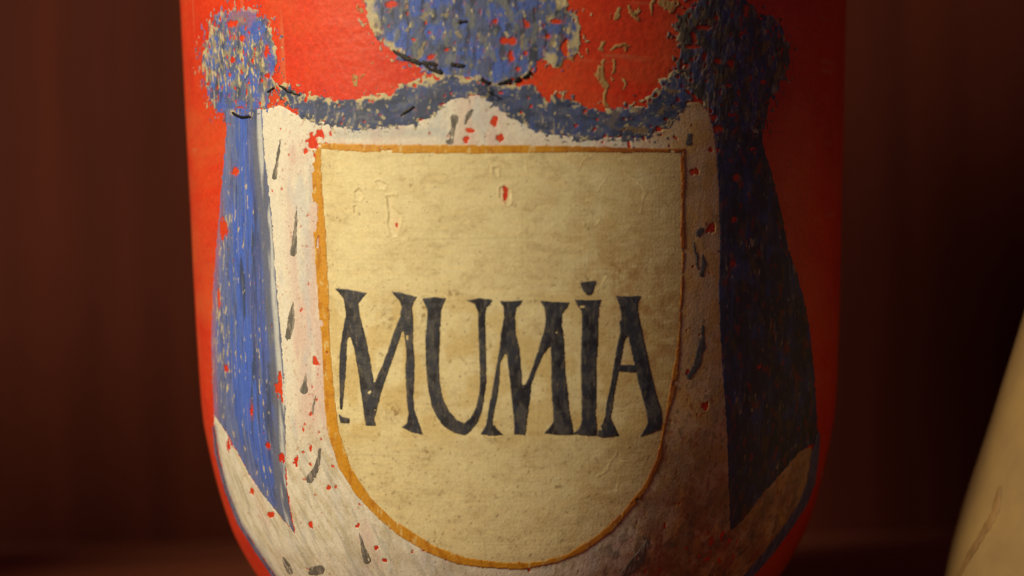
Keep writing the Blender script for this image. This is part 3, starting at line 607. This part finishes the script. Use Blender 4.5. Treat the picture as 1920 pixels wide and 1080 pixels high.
c = lay(c, (0.33, 0.095, 0.022), sstep(960, 1200, U)*(0.6+0.35*sstep(0.4, 0.6, mid)))
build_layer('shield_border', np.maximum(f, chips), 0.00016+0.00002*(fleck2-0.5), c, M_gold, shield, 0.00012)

# ---- lettering
lets = [('M', 'first letter M'), ('U', 'letter U'), ('M2', 'second letter M, leaning on the U'), ('I', 'letter I with a dot'), ('A', 'letter A')]
for key, lab in lets:
    f = np.full(U.shape, 40.0)
    LW = warped(1.0, 9, 21)
    for p in LET[key]: f = np.minimum(f, sdf_poly(p, LW))
    f = f-0.6
    chips = (fbm(8, 11, 541, 4, 0.7)-0.83+0.05*sstep(-3.5, 0, f))*50
    for px, py, a, b in ((1042, 625, 2, 3), (693, 737, 2, 2), (1125, 803, 4, 4), (1121, 791, 3, 3), (1091, 575, 6, 3), (763, 632, 2.5, 8), (1028, 668, 3, 8), (905, 622, 1.5, 3)):
        m = np.sqrt(((EDGE[0]-px)/a)**2+((EDGE[1]-py)/b)**2)+RAG; chips = np.maximum(chips, np.clip((1-m)*min(a, b), -40, 40))
    c = lay(rgb((0.040, 0.046, 0.066)), (0.085, 0.085, 0.09), sstep(0.42, 0.66, fbm(14, 26, 551, 4, 0.6)))
    c = lay(c, (0.018, 0.018, 0.026), sstep(0.5, 0.68, fbm(20, 30, 561, 3))*0.8)
    c = lay(c, (0.16, 0.14, 0.10), sstep(0.60, 0.74, fbm(4, 18, 562, 3))*0.6)
    c = lay(c, (0.20, 0.14, 0.08), sstep(-2.2, 0.3, f)*sstep(0.45, 0.6, fleck)*0.7)
    o = build_layer('letter', np.maximum(f, chips), h_sh+0.00006, c, M_dark, shield, h_sh+0.00001)
    o['label'] = lab

# ------------------------------------------------------------------ slim jar added out of view at left, to shade the cabinet back
slim = bpy.data.objects.new('added_shade_jar', None); COL.objects.link(slim); slim.location = (-0.212, -0.02, 0)
slim['label'] = 'dark slim jar added out of view at the left, there to shade the cabinet back'; slim['category'] = 'jar'
link('body', lathe('slim_body', [(0.0005, 0.001), (0.029, 0.0), (0.032, 0.003), (0.037, 0.03), (0.038, 0.06), (0.036, 0.09), (0.031, 0.106), (0.029, 0.110), (0.0005, 0.110)], 96), M_wall, slim)
link('lid', lathe('slim_lid', [(0.0005, 0.1105), (0.031, 0.1105), (0.032, 0.113), (0.030, 0.118), (0.018, 0.123), (0.007, 0.125), (0.008, 0.130), (0.005, 0.134), (0.0005, 0.135)], 96), M_wall, slim)

# ------------------------------------------------------------------ neighbouring cream jar
def cream_ceramic():
    m, nt, b = nodes('cream_glazed_ceramic')
    v = coords(nt)
    n1 = N(nt, 'ShaderNodeTexNoise', Scale=55.0, Detail=5.0, Roughness=0.6); nt.links.new(v, n1.inputs['Vector'])
    c = ramp(nt, n1.outputs['Fac'], [(0.3, (0.24, 0.155, 0.070)), (0.5, (0.30, 0.195, 0.082)), (0.7, (0.36, 0.235, 0.088))])
    nt.links.new(c, b.inputs['Base Color'])
    b.inputs['Roughness'].default_value = 0.5; b.inputs['Specular IOR Level'].default_value = 0.35
    return m
M_cer = cream_ceramic()
VY = -0.012
def unproject(u, v, y):
    X = (u-960)/FPX*(y+D); Zv = -(v-540)/FPX*(y+D)
    c, s = math.cos(ROLL), math.sin(ROLL)
    return X*c+Zv*s, ZC-X*s+Zv*c
edge = [unproject(u, v, VY) for u, v in ((1920, 605), (1860, 800), (1820, 920), (1790, 1020), (1777, 1080), (1771, 1112), (1769, 1135))]
VX = edge[-1][0]+0.044
vp = sorted([(VX-x, z) for x, z in edge], key=lambda t: t[1])
bz, br = vp[0][1], vp[0][0]
tz, tr = vp[-1][1], vp[-1][0]
vprof = [(0.0005, 0.0015), (br-0.014, 0.001), (br-0.011, 0.0), (br-0.008, 0.0006), (br-0.003, bz*0.3), (br-0.0004, bz*0.75)]+vp
vprof += [(tr-0.0030, tz+0.010), (tr-0.0055, tz+0.020), (tr-0.0068, tz+0.028), (tr-0.0062, tz+0.034), (tr-0.003, tz+0.039), (tr-0.0018, tz+0.041), (tr-0.004, tz+0.0415), (tr-0.0085, tz+0.034), (tr-0.010, tz+0.02), (0.0005, tz+0.015)]
def refine(p, n):
    p = np.array(p); s = np.r_[0, np.cumsum(np.hypot(*np.diff(p, axis=0).T))]; t = np.linspace(0, s[-1], n)
    q = np.stack([np.interp(t, s, p[:, 0]), np.interp(t, s, p[:, 1])], 1)
    for _ in range(4): q[1:-1] = 0.5*q[1:-1]+0.25*(q[:-2]+q[2:])
    return q.tolist()
vase = bpy.data.objects.new('ceramic_jar', None); COL.objects.link(vase); vase.location = (VX, VY, 0)
vase['label'] = 'cream pear-shaped ceramic jar with brown brushed line, cut off at the right edge'
vase['category'] = 'jar'
link('body', lathe('vase_body', refine(vprof, 120), 128), M_cer, vase)
vq = np.array(refine(vprof, 400)); vq = vq[40:330]; o_ = np.argsort(vq[:, 1]); vq = vq[o_]
def vsurf(u, v, off):
    """point of the vase under a picture position"""
    best = None
    for a in np.radians(np.linspace(-100, 40, 281)):
        z = 0.03
        for _ in range(6):
            r = float(np.interp(z, vq[:, 1], vq[:, 0])); x = VX+r*math.sin(a); y = VY-r*math.cos(a)
            xx, z2 = unproject(u, v, y); z = z2
        e = abs(xx-x)
        if best is None or e < best[0]: best = (e, a, z)
    return best[1], best[2]
def brush(name, line, widths, color, label):
    pts = [vsurf(u, v, 0) for u, v in line]; n = 40
    t = np.linspace(0, 1, len(pts)); tt = np.linspace(0, 1, n)
    A = np.interp(tt, t, [p[0] for p in pts]); Z = np.interp(tt, t, [p[1] for p in pts]); Wd = np.interp(tt, np.linspace(0, 1, len(widths)), widths)
    co, q = [], []; K = 7
    for i in range(n):
        r0 = float(np.interp(Z[i], vq[:, 1], vq[:, 0]))
        for k in range(K):
            s = (k/(K-1)-0.5)*2; wob = 1+0.12*math.sin(i*1.7)+0.08*math.sin(i*0.61+k)
            a = A[i]+s*Wd[i]*wob/r0*0.9; z = Z[i]+s*Wd[i]*0.25
            h = 0.00022*(1-s*s)+0.00003 if 0 < i < n-1 else 0.00002
            r = float(np.interp(z, vq[:, 1], vq[:, 0]))+h
            co.append((r*math.sin(a), -r*math.cos(a), z))
    for i in range(n-1):
        for k in range(K-1): q.append((i*K+k, i*K+k+1, (i+1)*K+k+1, (i+1)*K+k))
    me = bpy.data.meshes.new(name); me.from_pydata(co, [], q); me.update(); smooth(me)
    m, nt, b = nodes(name+'_paint')
    n1 = N(nt, 'ShaderNodeTexNoise', Scale=300.0, Detail=3.0); nt.links.new(coords(nt), n1.inputs['Vector'])
    nt.links.new(ramp(nt, n1.outputs['Fac'], [(0.3, tuple(0.75*x for x in color)), (0.7, tuple(1.2*x for x in color))]), b.inputs['Base Color']); b.inputs['Roughness'].default_value = 0.5
    o = link(name, me, m, vase); o['label'] = label
brush('painted_line', [(1874, 912), (1866, 960), (1846, 995), (1822, 1035), (1797, 1080), (1780, 1110)], [0.0006, 0.0016, 0.0018, 0.0017, 0.0016, 0.0010], (0.25, 0.145, 0.055), 'brown brushed line running down the jar')
